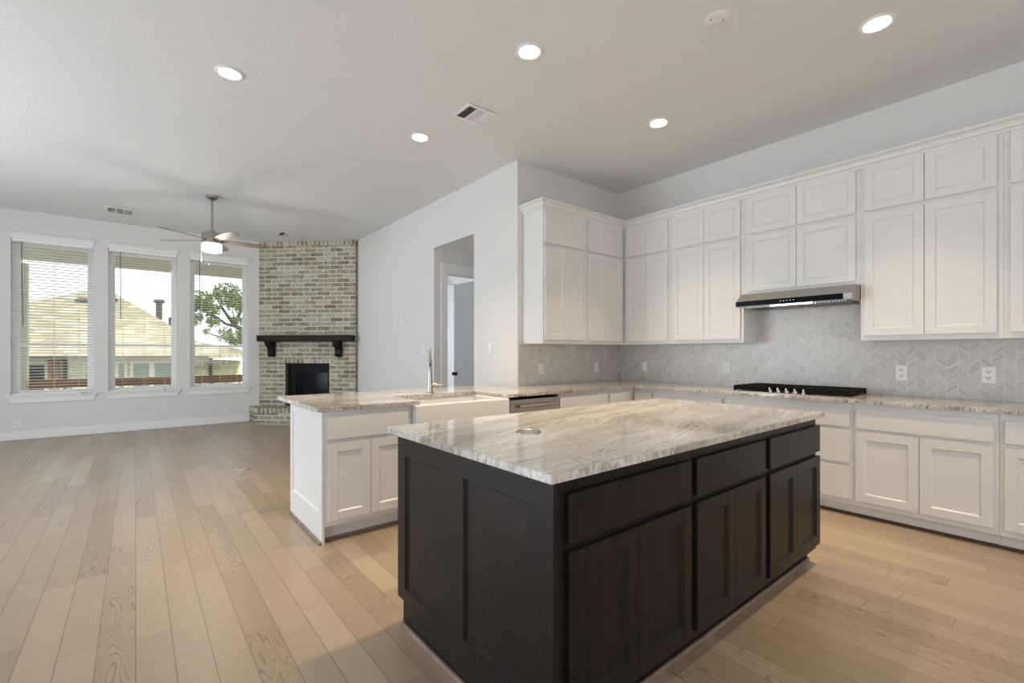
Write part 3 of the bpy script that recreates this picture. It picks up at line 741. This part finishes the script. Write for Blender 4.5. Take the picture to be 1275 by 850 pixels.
for q in range(5):
    bm = bmesh.new(); lathe(bm, [(0, .034), (.017, .034), (.019, .028), (.019, .014), (.024, .010), (0, .010)], (.318+q*.0675, .048, 0), 18)
    bx(bm, .313+q*.0675, .323+q*.0675, .028, .068, .034, .050)
    obj('knob', bm, 'steel', ck, smooth=True)

# range hood
hd = thing('range_hood', 'slim stainless range hood with a black control strip', 'hood', (-2.050, 4.385, 1.700))
HW = .912
bm = bmesh.new()
pr_ = [(0, 0), (.0, .052), (.115, .128), (.218, .128), (.52, .128), (.52, .012), (.03, .0)]
va = [bm.verts.new((0, y, z)) for y, z in pr_]; vb = [bm.verts.new((HW, y, z)) for y, z in pr_]
bm.faces.new(va); bm.faces.new(vb[::-1])
for k in range(len(pr_)): bm.faces.new((va[k], vb[k], vb[(k+1)%len(pr_)], va[(k+1)%len(pr_)]))
obj('shell', bm, 'steel', hd, .002)
obj('control_strip', B((.002, HW-.060, -.004, -.0005, .003, .050)), 'glassblack', hd)
bm = bmesh.new()
for q in range(5): bx(bm, .385+q*.026, .394+q*.026, -.0052, -.0042, .026, .032)
obj('touch_buttons', bm, 'plate', hd)
obj('led_strip', B((.29, .62, .030, .055, -.008, .0005)), 'led', hd)
bm = bmesh.new()
for q in range(2):
    for k in range(18):
        bx(bm, .05+q*.42+k*.0215, .06+q*.42+k*.0215, .10, .46, -.006, .004)
obj('baffle_filter', bm, 'steel', hd)
hlt = bpy.data.lights.new('hood_light', 'AREA'); hlo = bpy.data.objects.new('hood_light', hlt); COL.objects.link(hlo); hlo.parent = hd
hlt.shape = 'RECTANGLE'; hlt.size = .33; hlt.size_y = .03; hlt.energy = .8; hlt.color = (1, .93, .84); hlo.location = (.455, .045, -.012)

# pop-up outlet ring on the island
pu = thing('popup_outlet', 'round metal pop-up outlet set in the island worktop', 'outlet', (-1.57, 1.373, .914))
bm = bmesh.new(); lathe(bm, [(.046, 0), (.058, 0), (.058, .004), (.050, .006), (.046, .004), (.046, 0)], seg=36); obj('ring', bm, 'nickel', pu, smooth=True)
bm = bmesh.new(); lathe(bm, [(0, .004), (.044, .004), (.0445, .0), (0, .0)], seg=36); obj('lid', bm, 'steel', pu, smooth=True)

# ---------------------------------------------------------------- fireplace
FS = math.sqrt(2)/2
fp = thing('corner_fireplace', 'floor-to-ceiling whitewashed brick fireplace set across the corner', 'fireplace', (XW, 1.797, 0), PI/4)
# local: x along the face, y into the corner, z up
SW = 1.886; FB0, FB1, FZ0, FZ1 = .520, 1.389, .290, 1.083
bm = bmesh.new()
prism(bm, [(.003, 0), (FB0, 0), (FB0, .10), (.103, .10)], 0, CH-.082); prism(bm, [(FB1, 0), (SW, 0), (SW, .086), (SW-.016, .10), (FB1, .10)], 0, CH-.082)
bx(bm, FB0, FB1, 0, .10, FZ1, CH-.082); bx(bm, FB0, FB1, 0, .10, 0, FZ0)
obj('brick_face', bm, 'brick', fp)
bm = bmesh.new(); prism(bm, [(.001, -.003), (SW+.002, -.003), (SW+.002, .082), (SW-.016, .10), (.104, .10)], CH-.082, CH-.002)
obj('top_header_course', bm, 'brick_header', fp)
obj('lintel_course', B((FB0-.06, FB1+.08, -.004, -.0005, FZ1+.004, FZ1+.078)), 'brick_header', fp)
fb = obj('firebox', B((FB0, FB1, .098, .11, FZ0, FZ1), (FB0+.055, FB0+.075, .02, .098, FZ0, FZ1), (FB1-.006, FB1, .02, .098, FZ0, FZ1), (FB0+.075, FB1-.006, .02, .098, FZ1-.012, FZ1)), 'black', fp)
obj('firebox_surround', B((FB0+.075, FB0+.19, .040, .050, FZ0, FZ1-.012), (FB1-.050, FB1-.006, .040, .050, FZ0, FZ1-.012), (FB0+.19, FB1-.050, .040, .050, FZ1-.175, FZ1-.012)), 'black', fb)
obj('firebox_glass', B((FB0+.19, FB1-.050, .050, .056, FZ0, FZ1-.175)), 'glassblack', fb)
bm = bmesh.new()
for a, b_, r_ in (((.72, .045, .36), (.98, .035, .42), .03), ((.95, .045, .37), (1.27, .035, .43), .028), ((.80, .04, .44), (1.10, .046, .40), .022)):
    tube(bm, [(a[0], a[1]+.03, a[2]), (b_[0], b_[1]+.03, b_[2])], r_, 8)
obj('gas_logs', bm, 'bark', fb, smooth=True)
# hearth
bm = bmesh.new()
def loc_fp(x, y):
    dx, dy = x-XW, y-1.797; return (dx*FS+dy*FS, -dx*FS+dy*FS)
hp = [loc_fp(*p) for p in ((XW+.002, 1.640), (-9.33, 1.640), (-8.197, 2.773), (-8.197, YM-.002), (-8.47, YM-.002), (-9.73, 1.86))]
prism(bm, hp, 0, .212); obj('hearth', bm, 'brick', fp)
hp2 = [loc_fp(*p) for p in ((XW+.002, 1.632), (-9.327, 1.632), (-8.189, 2.770), (-8.189, YM-.002), (-8.47, YM-.002), (-9.73, 1.86))]
bm = bmesh.new(); prism(bm, hp2, .212, .290); obj('hearth_cap', bm, 'brick_header', fp)
# mantel (a beam resting on corbels, fixed to the chimney breast)
mn = thing('mantel_shelf', 'dark stained rough wooden beam mantel on two carved corbels', 'mantel', (XW+FS*.092, 1.797+FS*.092, 1.487), PI/4)
obj('beam', B((0, SW-.092, -.205, -.004, 0, .113)), 'mantel', mn, .006)
def corbel(x0, x1):
    prof = [(-.004, 0), (-.175, 0), (-.175, -.030), (-.160, -.034), (-.155, -.060), (-.140, -.085), (-.110, -.105), (-.085, -.125), (-.075, -.160), (-.078, -.200), (-.075, -.235), (-.060, -.262), (-.055, -.285), (-.004, -.285)]
    bm = bmesh.new(); va = [bm.verts.new((x0, y, z)) for y, z in prof]; vb = [bm.verts.new((x1, y, z)) for y, z in prof]
    bm.faces.new(va); bm.faces.new(vb[::-1])
    for k in range(len(prof)): bm.faces.new((va[k], vb[k], vb[(k+1)%len(prof)], va[(k+1)%len(prof)]))
    bx(bm, x0+.03, x1-.03, -.182, -.004, -.030, -.001)
    obj('corbel', bm, 'corbel', mn, .004)
corbel(.130, .245); corbel(1.440, 1.552)

# ---------------------------------------------------------------- ceiling fan
fn = thing('ceiling_fan', 'brushed nickel five-blade ceiling fan with a lit drum lamp, near the windows', 'ceiling fan', (-7.267, .786, CH))
bm = bmesh.new(); lathe(bm, [(0, 0), (.075, 0), (.070, -.03), (.045, -.055), (.02, -.062), (0, -.062)], seg=28); obj('canopy', bm, 'nickel', fn, smooth=True)
bm = bmesh.new(); tube(bm, [(0, 0, -.05), (0, 0, -.47)], .0125, 12); obj('downrod', bm, 'nickel', fn, smooth=True)
bm = bmesh.new(); lathe(bm, [(0, -.452), (.024, -.452), (.040, -.475), (.040, -.498), (.112, -.500), (.116, -.512), (.116, -.575), (.119, -.580), (.119, -.640), (0, -.640)], seg=36); obj('motor_housing', bm, 'nickel', fn, smooth=True)
bm = bmesh.new(); lathe(bm, [(.112, -.640), (.114, -.72), (.105, -.742), (.06, -.752), (0, -.755)], seg=36); obj('lamp_shade', bm, 'lamp', fn, smooth=True)
for k in range(5):
    a = math.radians(-128 + 72*k)
    bm = bmesh.new()
    st = [(.09, .035), (.16, .045), (.24, .060), (.45, .066), (.60, .060), (.655, .048), (.670, .030)]
    rows = []
    for x, w in st:
        tw = math.radians(-11)
        rows.append([bm.verts.new((x, s*w*math.cos(tw), zz - .595 + s*w*math.sin(tw))) for zz in (0, .007) for s in (-1, 1)])
    for r0, r1 in zip(rows, rows[1:]):
        for (i, j) in ((0, 1), (1, 3), (3, 2), (2, 0)): bm.faces.new((r0[i], r0[j], r1[j], r1[i]))
    bm.faces.new([rows[0][i] for i in (0, 1, 3, 2)]); bm.faces.new([rows[-1][i] for i in (0, 1, 3, 2)])
    o = obj('blade', bm, 'blade_dark', fn); o.rotation_euler = (0, 0, a)
bm = bmesh.new(); tube(bm, [(.10, -.05, -.64), (.10, -.05, -.92)], .0015, 6); tube(bm, [(-.03, -.115, -.64), (-.03, -.115, -.86)], .0015, 6)
tube(bm, [(.10, -.05, -.92), (.10, -.05, -.945)], .005, 8); tube(bm, [(-.03, -.115, -.86), (-.03, -.115, -.885)], .005, 8)
obj('pull_chains', bm, 'nickel', fn)
fl = bpy.data.lights.new('fan_light', 'POINT'); flo = bpy.data.objects.new('fan_light', fl); COL.objects.link(flo); flo.parent = fn
fl.energy = 12; fl.color = (1, .9, .76); fl.shadow_soft_size = .08; flo.location = (0, 0, -.85)
# small fan in the bedroom
bf = thing('ceiling_fan', 'small dark-bladed ceiling fan glimpsed through the bedroom doorway', 'ceiling fan', (-8.0, 4.76, CH))
bm = bmesh.new(); tube(bm, [(0, 0, 0), (0, 0, -.70)], .012, 10); lathe(bm, [(0, -.66), (.06, -.67), (.065, -.72), (.04, -.75), (0, -.75)], seg=20); obj('motor_housing', bm, 'nickel', bf, smooth=True)
bm = bmesh.new(); lathe(bm, [(.045, -.75), (.06, -.79), (.04, -.83), (0, -.84)], seg=20); obj('lamp_shade', bm, 'lamp_soft', bf, smooth=True)
for k in range(4):
    o = obj('blade', B((.05, .36, -.045, .045, -.705, -.698)), 'nickel', bf); o.rotation_euler = (0, 0, math.radians(80+90*k))

# ---------------------------------------------------------------- downlights, vents, plates
def downlight(x, y, label, power):
    t = thing('downlight', label, 'ceiling light', (x, y, CH), group='recessed ceiling downlights')
    bm = bmesh.new(); lathe(bm, [(.072, -.002), (.095, -.001), (.096, -.006), (.086, -.012), (.072, -.009), (.072, -.002)], seg=36); obj('trim_ring', bm, 'trim', t, smooth=True)
    bm = bmesh.new(); lathe(bm, [(0, -.007), (.072, -.007), (.072, -.003), (0, -.003)], seg=36); obj('lens', bm, 'can', t, smooth=True)
    d = bpy.data.lights.new('downlight_glow', 'AREA'); o = bpy.data.objects.new('downlight_glow', d); COL.objects.link(o); o.parent = t
    d.shape = 'DISK'; d.size = .13; d.energy = power; d.color = WARM; d.spread = math.radians(78); o.location = (0, 0, -.016)
downlight(-3.995, .54, 'lit round downlight nearest the left, over the living room floor', 7)
downlight(-2.402, 2.108, 'lit round downlight in the top middle, over the island', 17)
downlight(-.811, 3.633, 'lit round downlight at the top right of the ceiling', 10.5)
downlight(-4.02, 2.128, 'lit round downlight beyond the square vent, over the peninsula', 10)
downlight(-2.408, 3.667, 'lit round downlight nearest the cabinet corner', 10)
jb = thing('junction_cover', 'round white blank cover plate on the ceiling beside the top right downlight', 'cover plate', (-1.431, 2.815, CH))
bm = bmesh.new(); lathe(bm, [(0, -.006), (.070, -.006), (.078, -.002), (.078, -.0005), (0, -.0005)], seg=36); obj('disc', bm, 'plate', jb, smooth=True)
bm = bmesh.new()
for s in (-1, 1): lathe(bm, [(0, -.009), (.005, -.008), (.005, -.006), (0, -.006)], (s*.040*math.cos(.9), s*.040*math.sin(.9), 0), 10)
obj('screws', bm, 'vent_dark', jb)
def vent(x, y, sx, sy, label, rz=0, along='y'):
    t = thing('ceiling_vent', label, 'vent', (x, y, CH), rz, 'white square ceiling vents')
    a, b_ = sx/2, sy/2; f = .028
    obj('backing', B((-a+.01, a-.01, -b_+.01, b_-.01, -.004, -.001)), 'vent_dark', t)
    fr = [(-a, a, -b_, -b_+f, -.012, -.004), (-a, a, b_-f, b_, -.012, -.004), (-a, -a+f, -b_+f, b_-f, -.012, -.004), (a-f, a, -b_+f, b_-f, -.012, -.004)]
    w3 = (sy-2*f)/3
    for q in (1, 2): fr.append((-a+f, a-f, -b_+f+q*w3-.006, -b_+f+q*w3+.006, -.012, -.004))
    obj('frame', B(*fr), 'trim', t, .001)
    bm = bmesh.new()
    for q in range(3):
        y0 = -b_+f+q*w3+.006; y1 = y0+w3-.012
        n = 7
        for k in range(n):
            if q == 1:
                yy = y0+(k+.5)*(y1-y0)/n; tx = 0
                pts = [(-a+f, yy-.002), (a-f, yy-.002), (a-f, yy+.002), (-a+f, yy+.002)]
                prism(bm, pts, -.012, -.005)
            else:
                yy = y0+(k+.5)*(y1-y0)/n; s = 1 if q == 0 else -1
                h_ = .0035
                v = [bm.verts.new(p) for p in ((-a+f, yy-s*h_, -.012), (a-f, yy-s*h_, -.012), (a-f, yy+s*h_, -.005), (-a+f, yy+s*h_, -.005))]
                bm.faces.new(v)
    obj('louvres', bm, 'trim', t)
vent(-3.340, 2.305, .262, .315, 'white three-section vent in the middle of the ceiling, largest in view')
vent(-8.87, -.175, .36, .33, 'small white vent over the windows, left of the fan')
vent(-8.78, 2.06, .33, .30, 'small white vent just in front of the brick fireplace')

def plate(name, label, cat, loc, rz, w, h, kind, group=None):
    """wall plate facing local -y"""
    t = thing(name, label, cat, loc, rz, group)
    obj('cover', B((-w/2, w/2, -.006, -.0005, -h/2, h/2)), 'plate', t, .002)
    if kind == 'outlet':
        for s in (-1, 1):
            bm = bmesh.new(); zc = s*h*.19
            prism(bm, [(-.017, -.0085), (.017, -.0085), (.017, -.006), (-.017, -.006)], zc-.014, zc+.014)
            rc = obj('socket', bm, 'plate', t, .001)
            bm = bmesh.new(); bx(bm, -.0095, -.0055, -.0092, -.0086, zc-.002, zc+.010); bx(bm, .0055, .0095, -.0092, -.0086, zc-.002, zc+.010); bx(bm, -.003, .003, -.0092, -.0086, zc-.012, zc-.005)
            obj('slots', bm, 'slot', rc)
    elif kind == 'switch':
        obj('rocker', B((-w*.23, w*.23, -.010, -.006, -h*.28, h*.28)), 'plate', t, .002)
    elif kind == 'double':
        for s in (-1, 1): obj('rocker', B((s*w*.24-.016, s*w*.24+.016, -.010, -.006, -h*.28, h*.28)), 'plate', t, .002)
    return t
G1 = 'white outlet plates on the tiled backsplash'
YB = YK-.010
plate('wall_outlet', 'white outlet on the long backsplash nearest the inner corner', 'outlet', (-3.417, YB, 1.106), 0, .070, .115, 'switch', G1)
plate('wall_outlet', 'white outlet on the long backsplash just left of the cooktop', 'outlet', (-2.390, YB, 1.110), 0, .070, .115, 'outlet', G1)
plate('wall_outlet', 'white outlet on the long backsplash just right of the cooktop', 'outlet', (-.933, YB, 1.108), 0, .076, .120, 'outlet', G1)
plate('wall_outlet', 'white outlet at the far right end of the long backsplash', 'outlet', (-.430, YB, 1.107), 0, .076, .120, 'outlet', G1)
plate('wall_outlet', 'white outlet on the short backsplash nearest the white wall', 'outlet', (XR+.010, 3.526, 1.095), E90, .070, .115, 'outlet', G1)
plate('wall_outlet', 'white outlet on the short backsplash nearest the inner corner', 'outlet', (XR+.010, 4.464, 1.096), E90, .070, .115, 'outlet', G1)
plate('wall_outlet', 'white outlet low under the leftmost window', 'outlet', (XW, -1.338, .252), E90, .075, .118, 'outlet')
plate('wall_outlet', 'white outlet low under the rightmost window', 'outlet', (XW, 1.263, .277), E90, .075, .118, 'outlet')
plate('light_switch', 'thin white wall plate, left of the pair high on the white wall', 'switch', (-6.826, YM, 1.760), 0, .060, .115, 'switch')
plate('light_switch', 'white wall plate, right of the pair high on the white wall', 'switch', (-6.600, YM, 1.755), 0, .075, .115, 'switch')
plate('light_switch', 'wide white double switch beside the hall opening, behind the faucet', 'switch', (-5.941, YM, 1.323), 0, .125, .118, 'double')
plate('light_switch', 'white switch on the white wall right of the hall opening', 'switch', (-4.318, YM, 1.326), 0, .075, .118, 'switch')
fo = thing('floor_outlet', 'round metal outlet cover set in the living room floor', 'outlet', (-5.786, .915, 0))
bm = bmesh.new(); lathe(bm, [(0, .004), (.062, .004), (.070, .001), (.070, 0), (0, 0)], seg=32); obj('cover', bm, 'brass', fo, smooth=True)
bm = bmesh.new(); lathe(bm, [(.040, .004), (.046, .006), (.050, .004)], seg=28); obj('ring', bm, 'nickel', fo, smooth=True)
